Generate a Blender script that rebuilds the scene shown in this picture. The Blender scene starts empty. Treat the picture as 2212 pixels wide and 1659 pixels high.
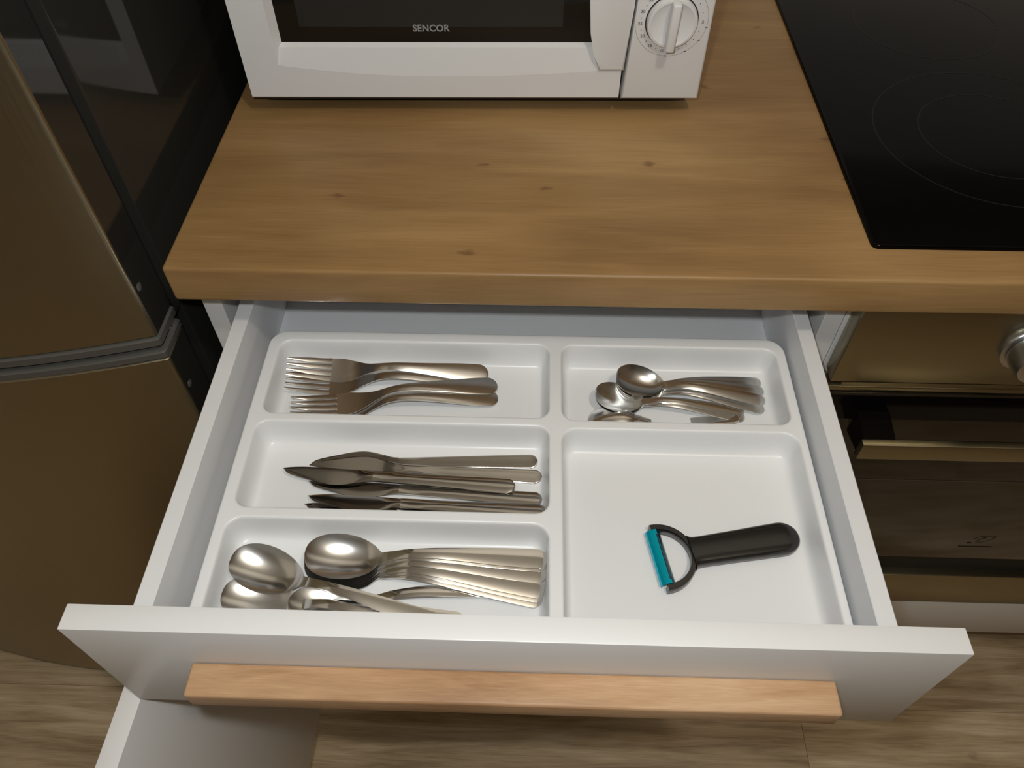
import bpy, bmesh, math, random
from mathutils import Vector, Matrix, Euler

PI = math.pi
scene = bpy.context.scene
COL = scene.collection
random.seed(7)

# ------------------------------------------------------------------ camera
cam_data = bpy.data.cameras.new('camera')
cam_data.sensor_fit = 'HORIZONTAL'
cam_data.sensor_width = 36.0
cam_data.lens = 27.416
cam_data.clip_start = 0.02
cam = bpy.data.objects.new('camera', cam_data)
cam.location = (0.30960, -0.51299, 1.34312)
cam.rotation_euler = Euler((0.681545, 0.004802, 0.030105), 'XYZ')
COL.objects.link(cam)
scene.camera = cam

# ------------------------------------------------------------------ light
world = bpy.data.worlds.new('world')
scene.world = world
world.use_nodes = True
bg = world.node_tree.nodes['Background']
bg.inputs[0].default_value = (1.0, 0.85, 0.7, 1)
bg.inputs[1].default_value = 0.02

def add_light(name, kind, loc, power, color, **kw):
    d = bpy.data.lights.new(name, kind)
    d.energy = power
    d.color = color
    for k, v in kw.items():
        setattr(d, k, v)
    o = bpy.data.objects.new(name, d)
    o.location = loc
    COL.objects.link(o)
    return o

# the camera's own flash, just above the lens
flash = add_light('camera_flash', 'SPOT', (0.276, -0.490, 1.380), 8.3, (0.93, 0.99, 1.02),
                  shadow_soft_size=0.011, spot_size=math.radians(140), spot_blend=0.4)
flash.rotation_euler = (cam.matrix_basis.to_quaternion()).to_euler()
# the warm lamp on the kitchen ceiling
lamp = add_light('ceiling_light', 'POINT', (0.70, -0.70, 2.28), 18.0, (1.0, 0.905, 0.755), shadow_soft_size=0.05)

scene.view_settings.view_transform = 'Standard'
scene.view_settings.look = 'None'
scene.view_settings.exposure = 0.0
scene.view_settings.gamma = 1.0
scene.view_settings.use_curve_mapping = False
scene.cycles.max_bounces = 16       # the nested spoons mirror one another many times over
scene.cycles.glossy_bounces = 12

# ------------------------------------------------------------------ helpers
def tag(o, label=None, cat=None, group=None, kind=None):
    if label: o['label'] = label
    if cat: o['category'] = cat
    if group: o['group'] = group
    if kind: o['kind'] = kind
    return o

def empty(name, loc=(0, 0, 0), rot=(0, 0, 0)):
    o = bpy.data.objects.new(name, None)
    o.empty_display_size = 0.05
    o.location = loc
    o.rotation_euler = rot
    COL.objects.link(o)
    return o

def link(name, mesh, mat, parent=None):
    o = bpy.data.objects.new(name, mesh)
    COL.objects.link(o)
    if mat and not mesh.materials:
        mesh.materials.append(mat)
    if parent:
        o.parent = parent
    return o

def bm_mesh(name, bm, smooth=35):
    bmesh.ops.recalc_face_normals(bm, faces=bm.faces)
    me = bpy.data.meshes.new(name)
    bm.to_mesh(me)
    bm.free()
    for p in me.polygons:
        p.use_smooth = True
    me.set_sharp_from_angle(angle=math.radians(smooth))
    return me

def obj(name, bm, mat, parent=None, smooth=35):
    return link(name, bm_mesh(name, bm, smooth), mat, parent)

def add_box(bm, x0, x1, y0, y1, z0, z1, bev=0.0, seg=2):
    vs = [bm.verts.new(p) for p in ((x0, y0, z0), (x1, y0, z0), (x1, y1, z0), (x0, y1, z0),
                                    (x0, y0, z1), (x1, y0, z1), (x1, y1, z1), (x0, y1, z1))]
    fs = [bm.faces.new([vs[i] for i in f]) for f in
          ((3, 2, 1, 0), (4, 5, 6, 7), (0, 1, 5, 4), (1, 2, 6, 5), (2, 3, 7, 6), (3, 0, 4, 7))]
    if bev > 0:
        es = list({e for f in fs for e in f.edges})
        bmesh.ops.bevel(bm, geom=es, offset=bev, segments=seg, profile=0.5, affect='EDGES')
    return bm

def box(x0, x1, y0, y1, z0, z1, bev=0.0, seg=2):
    return add_box(bmesh.new(), x0, x1, y0, y1, z0, z1, bev, seg)

def add_prism(bm, pts, vec, bev=0.0, seg=2):
    """extrude a planar 3D polygon along vec"""
    vec = Vector(vec)
    a = [bm.verts.new(p) for p in pts]
    b = [bm.verts.new(Vector(p) + vec) for p in pts]
    n = len(pts)
    fs = [bm.faces.new(a[::-1]), bm.faces.new(b)]
    for i in range(n):
        fs.append(bm.faces.new((a[i], a[(i + 1) % n], b[(i + 1) % n], b[i])))
    if bev > 0:
        es = [e for e in {e for f in fs[:2] for e in f.edges}]
        bmesh.ops.bevel(bm, geom=es, offset=bev, segments=seg, profile=0.5, affect='EDGES')
    return bm

def add_lathe(bm, prof, origin, axis, n=32):
    """prof: list of (r, h) along axis"""
    axis = Vector(axis).normalized()
    up = Vector((0, 0, 1)) if abs(axis.z) < 0.9 else Vector((1, 0, 0))
    u = axis.cross(up).normalized()
    v = axis.cross(u)
    origin = Vector(origin)
    rings = []
    for r, h in prof:
        c = origin + axis * h
        if r < 1e-7:
            rings.append([bm.verts.new(c)])
        else:
            rings.append([bm.verts.new(c + u * (r * math.cos(2 * PI * i / n)) + v * (r * math.sin(2 * PI * i / n)))
                          for i in range(n)])
    for A, B in zip(rings, rings[1:]):
        for i in range(n):
            j = (i + 1) % n
            if len(A) == 1 and len(B) == 1:
                continue
            if len(A) == 1:
                bm.faces.new((A[0], B[i], B[j]))
            elif len(B) == 1:
                bm.faces.new((A[i], A[j], B[0]))
            else:
                bm.faces.new((A[i], A[j], B[j], B[i]))
    return bm

def loft(bm, rings, cap=True):
    R = [[bm.verts.new(p) for p in r] for r in rings]
    n = len(R[0])
    for A, B in zip(R, R[1:]):
        for i in range(n):
            j = (i + 1) % n
            bm.faces.new((A[i], A[j], B[j], B[i]))
    if cap:
        bm.faces.new(R[0][::-1])
        bm.faces.new(R[-1])
    return R

# ------------------------------------------------------------------ materials
def new_mat(name):
    m = bpy.data.materials.new(name)
    m.use_nodes = True
    nt = m.node_tree
    return m, nt, nt.nodes['Principled BSDF']

def plain(name, col, rough=0.4, metal=0.0, spec=0.5, bump=0.0, bscale=200.0, rvar=0.0, coat=0.0):
    m, nt, b = new_mat(name)
    b.inputs['Base Color'].default_value = (*col, 1)
    b.inputs['Roughness'].default_value = rough
    b.inputs['Metallic'].default_value = metal
    b.inputs['Specular IOR Level'].default_value = spec
    b.inputs['Coat Weight'].default_value = coat
    tc = nt.nodes.new('ShaderNodeTexCoord')
    if bump > 0:
        nz = nt.nodes.new('ShaderNodeTexNoise')
        nz.inputs['Scale'].default_value = bscale
        nz.inputs['Detail'].default_value = 3
        nt.links.new(tc.outputs['Object'], nz.inputs['Vector'])
        bp = nt.nodes.new('ShaderNodeBump')
        bp.inputs['Strength'].default_value = bump
        bp.inputs['Distance'].default_value = 0.001
        nt.links.new(nz.outputs['Fac'], bp.inputs['Height'])
        nt.links.new(bp.outputs['Normal'], b.inputs['Normal'])
    if rvar > 0:
        n2 = nt.nodes.new('ShaderNodeTexNoise')
        n2.inputs['Scale'].default_value = 30
        nt.links.new(tc.outputs['Object'], n2.inputs['Vector'])
        mr = nt.nodes.new('ShaderNodeMapRange')
        mr.inputs['To Min'].default_value = max(0.01, rough - rvar)
        mr.inputs['To Max'].default_value = rough + rvar
        nt.links.new(n2.outputs['Fac'], mr.inputs['Value'])
        nt.links.new(mr.outputs['Result'], b.inputs['Roughness'])
    return m

def wood(name, dark, mid, light, rough=0.4, stretch=(1.3, 14, 14), knots=0.0, knot_scale=7.0, fine=0.35,
         per_object=False, bump=0.05, patch=0.5, knot_col=(0.12, 0.05, 0.018), spec=0.4):
    m, nt, b = new_mat(name)
    N, L = nt.nodes, nt.links
    tc = N.new('ShaderNodeTexCoord')
    vec = tc.outputs['Object']
    if per_object:
        oi = N.new('ShaderNodeObjectInfo')
        sc = N.new('ShaderNodeVectorMath'); sc.operation = 'SCALE'
        cmb = N.new('ShaderNodeCombineXYZ')
        for i in range(3):
            L.new(oi.outputs['Random'], cmb.inputs[i])
        L.new(cmb.outputs[0], sc.inputs[0]); sc.inputs['Scale'].default_value = 37.0
        ad = N.new('ShaderNodeVectorMath'); ad.operation = 'ADD'
        L.new(vec, ad.inputs[0]); L.new(sc.outputs[0], ad.inputs[1])
        vec = ad.outputs[0]
    mp = N.new('ShaderNodeMapping'); mp.inputs['Scale'].default_value = stretch
    L.new(vec, mp.inputs['Vector'])
    # broad streaks
    n1 = N.new('ShaderNodeTexNoise')
    n1.inputs['Scale'].default_value = 2.2; n1.inputs['Detail'].default_value = 6
    n1.inputs['Roughness'].default_value = 0.6; n1.inputs['Distortion'].default_value = 0.6
    L.new(mp.outputs[0], n1.inputs['Vector'])
    # fine fibres
    mp2 = N.new('ShaderNodeMapping'); mp2.inputs['Scale'].default_value = (stretch[0] * 6, stretch[1] * 16, stretch[2] * 16)
    L.new(vec, mp2.inputs['Vector'])
    n2 = N.new('ShaderNodeTexNoise'); n2.inputs['Scale'].default_value = 2.0; n2.inputs['Detail'].default_value = 3
    L.new(mp2.outputs[0], n2.inputs['Vector'])
    # patches
    mp3 = N.new('ShaderNodeMapping'); mp3.inputs['Scale'].default_value = (2.5, 5, 5)
    L.new(vec, mp3.inputs['Vector'])
    n3 = N.new('ShaderNodeTexNoise'); n3.inputs['Scale'].default_value = 1.6; n3.inputs['Detail'].default_value = 2
    L.new(mp3.outputs[0], n3.inputs['Vector'])
    mx = N.new('ShaderNodeMix'); mx.data_type = 'FLOAT'; mx.inputs[0].default_value = fine
    L.new(n1.outputs['Fac'], mx.inputs[2]); L.new(n2.outputs['Fac'], mx.inputs[3])
    mx2 = N.new('ShaderNodeMix'); mx2.data_type = 'FLOAT'; mx2.inputs[0].default_value = patch
    L.new(mx.outputs[0], mx2.inputs[2]); L.new(n3.outputs['Fac'], mx2.inputs[3])
    rp = N.new('ShaderNodeValToRGB')
    e = rp.color_ramp.elements
    e[0].position = 0.37; e[0].color = (*dark, 1)
    e[1].position = 0.63; e[1].color = (*light, 1)
    k = e.new(0.5); k.color = (*mid, 1)
    L.new(mx2.outputs[0], rp.inputs[0])
    col = rp.outputs[0]
    if per_object:
        hs = N.new('ShaderNodeHueSaturation')
        mr = N.new('ShaderNodeMapRange'); mr.inputs['To Min'].default_value = 0.86; mr.inputs['To Max'].default_value = 1.14
        L.new(oi.outputs['Random'], mr.inputs['Value']); L.new(mr.outputs[0], hs.inputs['Value'])
        L.new(col, hs.inputs['Color']); col = hs.outputs[0]
    if knots > 0:
        mp4 = N.new('ShaderNodeMapping'); mp4.inputs['Scale'].default_value = (1.0, 1.5, 0.12)
        L.new(vec, mp4.inputs['Vector'])
        n4 = N.new('ShaderNodeTexNoise'); n4.inputs['Scale'].default_value = 55; n4.inputs['Detail'].default_value = 2
        L.new(mp4.outputs[0], n4.inputs['Vector'])
        sc4 = N.new('ShaderNodeVectorMath'); sc4.operation = 'SCALE'; sc4.inputs['Scale'].default_value = 0.022
        L.new(n4.outputs['Color'], sc4.inputs[0])
        ad4 = N.new('ShaderNodeVectorMath'); ad4.operation = 'ADD'
        L.new(mp4.outputs[0], ad4.inputs[0]); L.new(sc4.outputs[0], ad4.inputs[1])
        vo = N.new('ShaderNodeTexVoronoi'); vo.inputs['Scale'].default_value = knot_scale; vo.voronoi_dimensions = '2D'
        L.new(ad4.outputs[0], vo.inputs['Vector'])
        # only the cells with a high random value hold a knot
        sp = N.new('ShaderNodeSeparateColor'); L.new(vo.outputs['Color'], sp.inputs[0])
        gt = N.new('ShaderNodeMath'); gt.operation = 'GREATER_THAN'; gt.inputs[1].default_value = 0.35
        L.new(sp.outputs[0], gt.inputs[0])
        kr = N.new('ShaderNodeMapRange'); kr.interpolation_type = 'SMOOTHSTEP'
        kr.inputs['From Min'].default_value = 0.004; kr.inputs['From Max'].default_value = 0.045
        kr.inputs['To Min'].default_value = 1; kr.inputs['To Max'].default_value = 0
        L.new(vo.outputs['Distance'], kr.inputs['Value'])
        mu = N.new('ShaderNodeMath'); mu.operation = 'MULTIPLY'
        L.new(kr.outputs[0], mu.inputs[0]); L.new(gt.outputs[0], mu.inputs[1])
        mu2 = N.new('ShaderNodeMath'); mu2.operation = 'MULTIPLY'; mu2.inputs[1].default_value = knots
        L.new(mu.outputs[0], mu2.inputs[0])
        cm = N.new('ShaderNodeMix'); cm.data_type = 'RGBA'
        L.new(mu2.outputs[0], cm.inputs[0]); L.new(col, cm.inputs[6]); cm.inputs[7].default_value = (*knot_col, 1)
        col = cm.outputs[2]
    L.new(col, b.inputs['Base Color'])
    b.inputs['Roughness'].default_value = rough
    b.inputs['Specular IOR Level'].default_value = spec
    bp = N.new('ShaderNodeBump'); bp.inputs['Strength'].default_value = bump; bp.inputs['Distance'].default_value = 0.0006
    L.new(n2.outputs['Fac'], bp.inputs['Height']); L.new(bp.outputs[0], b.inputs['Normal'])
    return m

def brushed(name, col, rough, stretch, amount=0.08, metal=1.0):
    m, nt, b = new_mat(name)
    N, L = nt.nodes, nt.links
    tc = N.new('ShaderNodeTexCoord')
    mp = N.new('ShaderNodeMapping'); mp.inputs['Scale'].default_value = stretch
    L.new(tc.outputs['Object'], mp.inputs['Vector'])
    nz = N.new('ShaderNodeTexNoise'); nz.inputs['Scale'].default_value = 1.0; nz.inputs['Detail'].default_value = 4
    L.new(mp.outputs[0], nz.inputs['Vector'])
    mr = N.new('ShaderNodeMapRange'); mr.inputs['To Min'].default_value = rough - amount; mr.inputs['To Max'].default_value = rough + amount
    L.new(nz.outputs['Fac'], mr.inputs['Value']); L.new(mr.outputs[0], b.inputs['Roughness'])
    b.inputs['Base Color'].default_value = (*col, 1)
    b.inputs['Metallic'].default_value = metal
    return m

M = {}
M['oak'] = wood('oak_laminate', (0.235, 0.128, 0.046), (0.325, 0.187, 0.072), (0.43, 0.262, 0.11), rough=0.42,
                stretch=(1.6, 15, 15), knots=0.6, knot_scale=6.0, fine=0.3, patch=0.5)
M['beech'] = wood('handle_wood', (0.33, 0.18, 0.088), (0.51, 0.31, 0.17), (0.68, 0.47, 0.29), rough=0.45,
                  stretch=(5, 40, 40), fine=0.3, patch=0.6, spec=0.3)
M['floor'] = wood('floor_oak', (0.32, 0.225, 0.125), (0.57, 0.43, 0.27), (0.78, 0.63, 0.44), rough=0.45,
                  stretch=(1.8, 22, 22), fine=0.25, patch=0.25, per_object=True, knots=0.35, knot_scale=3.5,
                  knot_col=(0.22, 0.13, 0.065), spec=0.3)
M['white'] = plain('white_board', (0.78, 0.77, 0.76), 0.38, bump=0.02, bscale=900)
M['white_side'] = plain('white_drawer_foil', (0.76, 0.76, 0.765), 0.5, bump=0.02, bscale=900)
M['tray'] = plain('white_tray_plastic', (0.80, 0.80, 0.80), 0.32, bump=0.015, bscale=1500)
M['mw_white'] = plain('white_appliance_plastic', (0.76, 0.75, 0.74), 0.3, bump=0.02, bscale=1200)
M['steel'] = plain('polished_cutlery_steel', (0.82, 0.81, 0.79), 0.2, 1.0, rvar=0.03)
M['steel_shiny'] = plain('mirror_cutlery_steel', (0.84, 0.83, 0.81), 0.10, 1.0, rvar=0.02)
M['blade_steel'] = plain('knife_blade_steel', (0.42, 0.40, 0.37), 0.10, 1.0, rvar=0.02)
M['fridge'] = brushed('brushed_fridge_steel', (0.34, 0.295, 0.20), 0.36, (400, 400, 3), 0.06)
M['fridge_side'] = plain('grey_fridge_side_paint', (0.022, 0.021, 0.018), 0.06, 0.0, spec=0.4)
M['fridge_trim'] = plain('grey_door_trim', (0.12, 0.115, 0.105), 0.35, 0.3)
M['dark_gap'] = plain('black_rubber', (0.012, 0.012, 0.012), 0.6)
M['oven_steel'] = brushed('brushed_oven_steel', (0.36, 0.32, 0.22), 0.3, (3, 400, 400), 0.05)
M['black_glass'] = plain('black_glass', (0.006, 0.006, 0.006), 0.05, spec=0.5)
M['black_band'] = plain('black_oven_band', (0.004, 0.003, 0.003), 0.12, spec=0.15)
M['oven_glass'] = plain('brown_oven_glass', (0.012, 0.009, 0.006), 0.09, spec=0.9)
M['hob'] = plain('black_ceramic_glass', (0.0025, 0.0023, 0.002), 0.09, spec=0.10)
M['hob_print'] = plain('grey_hob_print', (0.0048, 0.0048, 0.0048), 0.2, spec=0.15)
M['black_plastic'] = plain('black_plastic', (0.010, 0.009, 0.008), 0.17, spec=0.8)
M['chrome'] = plain('chrome', (0.7, 0.7, 0.7), 0.12, 1.0)
M['satin'] = plain('satin_knob_metal', (0.62, 0.62, 0.61), 0.28, 1.0)
M['knife_steel'] = plain('knife_handle_steel', (0.58, 0.56, 0.53), 0.13, 1.0, rvar=0.02)
M['bowl_steel'] = plain('satin_bowl_steel', (0.84, 0.83, 0.81), 0.19, 1.0, rvar=0.03)
M['teal'] = plain('teal_metallic_blade', (0.0, 0.46, 0.62), 0.22, 0.75)
M['teal_shaded'] = plain('shaded_teal_edge', (0.0, 0.045, 0.085), 0.3, 0.5)  # blade teal darkened: the shade on this side is in the colour
M['print_grey'] = plain('grey_print', (0.30, 0.29, 0.29), 0.5)
M['print_dark'] = plain('dark_grey_print', (0.16, 0.15, 0.15), 0.5)
M['print_faint'] = plain('faint_print', (0.040, 0.037, 0.030), 0.12, spec=0.9)
M['mesh_screen'] = plain('microwave_screen', (0.02, 0.02, 0.019), 0.35)
M['wall'] = plain('brown_wall_paint', (0.17, 0.125, 0.085), 0.8, bump=0.1, bscale=120)
M['white_wall'] = plain('white_wall_paint', (0.90, 0.89, 0.87), 0.7, bump=0.1, bscale=120)
M['ceiling'] = plain('ceiling_paint', (0.58, 0.56, 0.53), 0.85, bump=0.1, bscale=120)

# ------------------------------------------------------------------ the room
def struct(name, bm, mat, **k):
    o = obj(name, bm, mat, **k)
    o['kind'] = 'structure'
    return o

X0, X1, Y0, Y1, ZC = -0.80, 2.05, -3.60, 0.64, 2.52
floor = struct('floor', box(X0, X1, Y0, Y1, -0.03, -0.008), M['dark_gap'])
tag(floor, 'light oak plank floor running under the cabinets')
wb = box(X0, X1, Y1, Y1 + 0.1, 0, ZC)
struct('wall_back', wb, M['white_wall'])
wb = box(X0, X1, 0.31, Y1, 1.81, ZC)
add_box(wb, X0, X1, 0.31, Y1, 1.62, 1.81)         # unseen white block, added for the cutlery to mirror
struct('added_reflector_1', wb, M['white_wall'])
wb = box(X0, 0.27, 0.33, Y1, 1.46, 1.62)      # unseen brown block, added to give the knives a dark reflection
struct('added_reflector_2', wb, M['wall'])
struct('wall_left', box(X0 - 0.1, X0, Y0, Y1, 0, ZC), M['white_wall'])
struct('wall_right', box(X1, X1 + 0.1, Y0, Y1, 0, ZC), M['wall'])
struct('wall_front', box(X0, X1, Y0 - 0.1, Y0, 0, ZC), M['wall'])
struct('ceiling', box(X0, X1, Y0, Y1, ZC, ZC + 0.1), M['ceiling'])

PW = 0.19
row, y = 0, Y1
starts = [0.30, 0.765, 0.15, 0.50, -0.1]
y_edges = [-0.10 + PW * k for k in range(-19, 5)]
for r, ya in enumerate(y_edges):
    yb = ya + PW
    ya2, yb2 = max(ya, Y0), min(yb, Y1)
    if yb2 - ya2 < 0.02:
        continue
    # the row from -0.29 to -0.10 has its end joint at x = 0.765
    off = 0.765 if abs(ya + 0.29) < 0.01 else starts[r % 5] + 0.37 * (r % 3)
    xs = [off + 1.42 * k for k in range(-4, 6)]
    for xa, xb in zip(xs, xs[1:]):
        a, b = max(xa, X0), min(xb, X1)
        if b - a < 0.02:
            continue
        cx, cy = (a + b) / 2, (ya2 + yb2) / 2
        p = obj('plank', box(a - cx + 0.0002, b - cx - 0.0002, ya2 - cy + 0.0002, yb2 - cy - 0.0002, -0.008, 0, 0.0004, 1),
                M['floor'], floor)
        p.location = (cx, cy, 0)

# ------------------------------------------------------------------ worktop
wt = box(-0.0005, 1.215, -0.0375, 0.636, 0.8623, 0.90, 0.0032, 3)
top = obj('worktop', wt, M['oak'])
tag(top, 'honey oak laminate worktop over the open drawer', 'worktop')

# ------------------------------------------------------------------ base cabinet with the open drawer
cab = empty('base_cabinet', (0.3, 0.28, 0))
tag(cab, 'white base cabinet with its cutlery drawer pulled out and door open', 'cabinet')
CP = Vector((-0.3, -0.28, 0))
def cpart(name, bm, mat, parent=cab, **k):
    for v in bm.verts:
        v.co += CP
    return obj(name, bm, mat, parent, **k)
cpart('side_panel', box(0, 0.018, 0, 0.56, 0.125, 0.8618, 0.0005, 1), M['white'])
cpart('side_panel', box(0.582, 0.6, 0, 0.56, 0.125, 0.8618, 0.0005, 1), M['white'])
cpart('bottom_panel', box(0.0185, 0.5815, 0, 0.56, 0.125, 0.143), M['white'])
cpart('back_panel', box(0.0185, 0.5815, 0.548, 0.56, 0.1435, 0.8618), M['white'])
cpart('top_rail', box(0.0185, 0.5815, 0.0005, 0.10, 0.8455, 0.8618), M['white'])
cpart('shelf', box(0.0185, 0.5815, 0.03, 0.547, 0.40, 0.418), M['white'])
cpart('kickboard', box(0.002, 0.598, 0.05, 0.066, 0.0, 0.1245), M['white'])

# the drawer: front panel with its box as sub-parts
df = cpart('drawer', box(0.002, 0.598, -0.3245, -0.3065, 0.6997, 0.8451, 0.0009, 2), M['white'])
def dpart(name, bm, mat, **k):
    return cpart(name, bm, mat, df, **k)
dpart('drawer_side', box(0.031, 0.045, -0.3062, 0.095, 0.722, 0.8155, 0.0007, 1), M['white_side'])
dpart('drawer_side', box(0.555, 0.569, -0.3062, 0.095, 0.722, 0.8155, 0.0007, 1), M['white_side'])
dpart('drawer_bottom', box(0.0452, 0.5548, -0.3062, 0.083, 0.730, 0.742), M['white_side'])
dpart('drawer_back', box(0.0452, 0.5548, 0.083, 0.095, 0.730, 0.806), M['white_side'])
h = bmesh.new()
add_box(h, 0.0742, 0.5268, -0.3485, -0.3248, 0.7705, 0.7912, 0.0022, 3)
dpart('handle', h, M['beech'])['label'] = 'orange brown wooden bar handle'

# the open door under the drawer (hinged on the left, swung out a little past a right angle)
dbm = box(-0.0175, 0.0, -0.594, 0.0, 0.120, 0.695, 0.0009, 2)
rotm = Matrix.Rotation(math.radians(-1.4), 4, 'Z')
for v in dbm.verts:
    v.co = rotm @ v.co + Vector((0.0085, -0.004, 0))
door = cpart('door', dbm, M['white'])
hb = bmesh.new()
add_lathe(hb, [(0, 0), (0.0175, 0), (0.0175, 0.0015), (0.016, 0.002), (0, 0.002)], (0.0085, -0.026, 0.60), (1, 0, 0), 24)
add_box(hb, 0.0085, 0.0185, -0.034, -0.003, 0.594, 0.606, 0.001, 1)
cpart('hinge', hb, M['chrome'], door)

# ------------------------------------------------------------------ oven, its housing and the hob
oh = empty('oven_housing', (0.9, 0.28, 0))
tag(oh, 'white cabinet housing under the hob with pale front strip below the oven', 'cabinet')
def hpart(name, bm, mat):
    for v in bm.verts:
        v.co += Vector((-0.9, -0.28, 0))
    return obj(name, bm, mat, oh)
hpart('side_panel', box(0.601, 0.617, 0, 0.56, 0.125, 0.8618, 0.0005, 1), M['white'])
hpart('side_panel', box(1.183, 1.199, 0, 0.56, 0.125, 0.8618, 0.0005, 1), M['white'])
hpart('bottom_panel', box(0.6172, 1.1828, 0, 0.56, 0.125, 0.143), M['white'])
hpart('shelf', box(0.6172, 1.1828, 0.002, 0.56, 0.222, 0.239), M['white'])
hpart('front_strip', box(0.6035, 1.1965, -0.018, -0.0005, 0.1325, 0.240, 0.0008, 2), M['white'])
hpart('kickboard', box(0.602, 1.198, 0.05, 0.066, 0.0, 0.1245), M['white'])

ov = empty('oven', (0.9, 0.25, 0.24))
tag(ov, 'built-in steel and black glass oven right of the open drawer', 'oven')
OP = Vector((-0.9, -0.25, -0.24))
def opart(name, bm, mat, parent=ov, **k):
    for v in bm.verts:
        v.co += OP
    return obj(name, bm, mat, parent, **k)
OL, OR = 0.6042, 1.1958
opart('oven_body', box(0.620, 1.180, 0.0005, 0.54, 0.2455, 0.852), M['fridge_trim'])
cp = bmesh.new()
add_box(cp, OL, OR, -0.020, 0.0, 0.7490, 0.860, 0.0012, 2)
add_box(cp, OL + 0.012, OR - 0.012, -0.0195, 0.0, 0.7425, 0.7480)
add_box(cp, OL, OR, -0.020, 0.0, 0.7355, 0.7420, 0.001, 2)
opart('control_panel', cp, M['oven_steel'])['label'] = 'brushed steel control panel'
for kx in (0.768, 1.03):
    kb = bmesh.new()
    add_lathe(kb, [(0, 0), (0.0275, 0), (0.0275, 0.004), (0.0262, 0.006), (0.0205, 0.0065), (0.0200, 0.007), (0.0200, 0.0075),
                   (0.0222, 0.008), (0.0215, 0.024), (0.0195, 0.0285), (0.012, 0.030), (0, 0.0302)], (kx, -0.0202, 0.806), (0, -1, 0), 36)
    knob = opart('knob', kb, M['satin'])
    pb = bmesh.new()
    add_box(pb, kx - 0.0012, kx + 0.0012, -0.0508, -0.0500, 0.812, 0.824)
    opart('pointer_mark', pb, M['black_plastic'], knob)
odoor = opart('door', box(OL, OR, -0.020, -0.001, 0.385, 0.7325, 0.001, 2), M['oven_glass'])
opart('door_top_band', box(OL + 0.001, OR - 0.001, -0.0208, -0.0198, 0.690, 0.7285, 0.0003, 1), M['black_band'], odoor)
hb = bmesh.new()
add_box(hb, 0.644, 1.156, -0.0600, -0.0515, 0.6735, 0.6985, 0.0012, 2)
opart('handle', hb, M['oven_steel'], odoor)
for bx in (0.646, 1.122):
    bb = bmesh.new()
    add_prism(bb, [(bx, -0.0514, 0.6745), (bx, -0.0514, 0.6975), (bx, -0.0205, 0.7030), (bx, -0.0205, 0.668)], (0.033, 0, 0), 0.001, 1)
    opart('handle_bracket', bb, M['black_band'], odoor)
opart('glass_line', box(OL + 0.03, OR - 0.03, -0.0204, -0.0199, 0.5735, 0.5755), M['print_faint'], odoor)
em = bmesh.new()
def arc_strip(bm, cx, cz, rx, rz, a0, a1, w, y, sk=0.0, n=16):
    prev = None
    for i in range(n + 1):
        a = math.radians(a0 + (a1 - a0) * i / n)
        p1 = (cx + (rx - w) * math.cos(a) + sk * (rz - w) * math.sin(a), y, cz + (rz - w) * math.sin(a))
        p2 = (cx + (rx + w) * math.cos(a) + sk * (rz + w) * math.sin(a), y, cz + (rz + w) * math.sin(a))
        q = (bm.verts.new(p1), bm.verts.new(p2))
        if prev:
            bm.faces.new((prev[0], prev[1], q[1], q[0]))
        prev = q
arc_strip(em, 0.888, 0.437, 0.0055, 0.009, 0, 180, 0.0008, -0.0203, 0.7)
arc_strip(em, 0.8985, 0.438, 0.0065, 0.009, 0, 360, 0.0008, -0.0203, 0.7)
add_box(em, 0.879, 0.884, -0.0204, -0.0201, 0.427, 0.429)
add_box(em, 0.872, 0.915, -0.0204, -0.0201, 0.4175, 0.4185)
opart('emblem', em, M['print_faint'], odoor)
opart('recess', box(OL + 0.004, OR - 0.004, -0.008, -0.001, 0.330, 0.3845), M['dark_gap'])
opart('lower_trim', box(OL, OR, -0.020, -0.001, 0.2455, 0.3305, 0.001, 2), M['oven_steel'])

hob = empty('hob', (0.893, 0.26, 0.90))
tag(hob, 'black ceramic glass hob set in the worktop right of the microwave', 'hob')
hg = bmesh.new()
def rrect(x0, x1, y0, y1, r, z, n=8):
    pts = []
    for cx, cy, a in ((x1 - r, y1 - r, 0), (x0 + r, y1 - r, 90), (x0 + r, y0 + r, 180), (x1 - r, y0 + r, 270)):
        for i in range(n + 1):
            t = math.radians(a + 90 * i / n)
            pts.append((cx + r * math.cos(t), cy + r * math.sin(t), z))
    return pts
HX, HY = 0.2955, 0.2585
loft(hg, [rrect(-HX + d, HX - d, -HY + d, HY - d, 0.006, z) for d, z in ((0.0, 0.0002), (0.0, 0.0030), (0.0007, 0.0040), (0.0016, 0.0043))])
obj('glass_plate', hg, M['hob'], hob)
def ring(cx, cy, r, w=0.0007, a0=0, a1=360):
    bm = bmesh.new()
    n = 72
    prev = None
    for i in range(n + 1):
        a = math.radians(a0 + (a1 - a0) * i / n)
        q = (bm.verts.new((cx + (r - w) * math.cos(a), cy + (r - w) * math.sin(a), 0.00445)),
             bm.verts.new((cx + (r + w) * math.cos(a), cy + (r + w) * math.sin(a), 0.00445)))
        if prev:
            bm.faces.new((prev[0], prev[1], q[1], q[0]))
        prev = q
    return bm
for cx, cy, r in ((-0.136, -0.092, 0.114), (-0.136, -0.092, 0.071), (-0.136, 0.130, 0.080), (0.14, -0.10, 0.080), (0.14, 0.12, 0.105)):
    obj('cooking_zone_ring', ring(cx, cy, r), M['hob_print'], hob)

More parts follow.
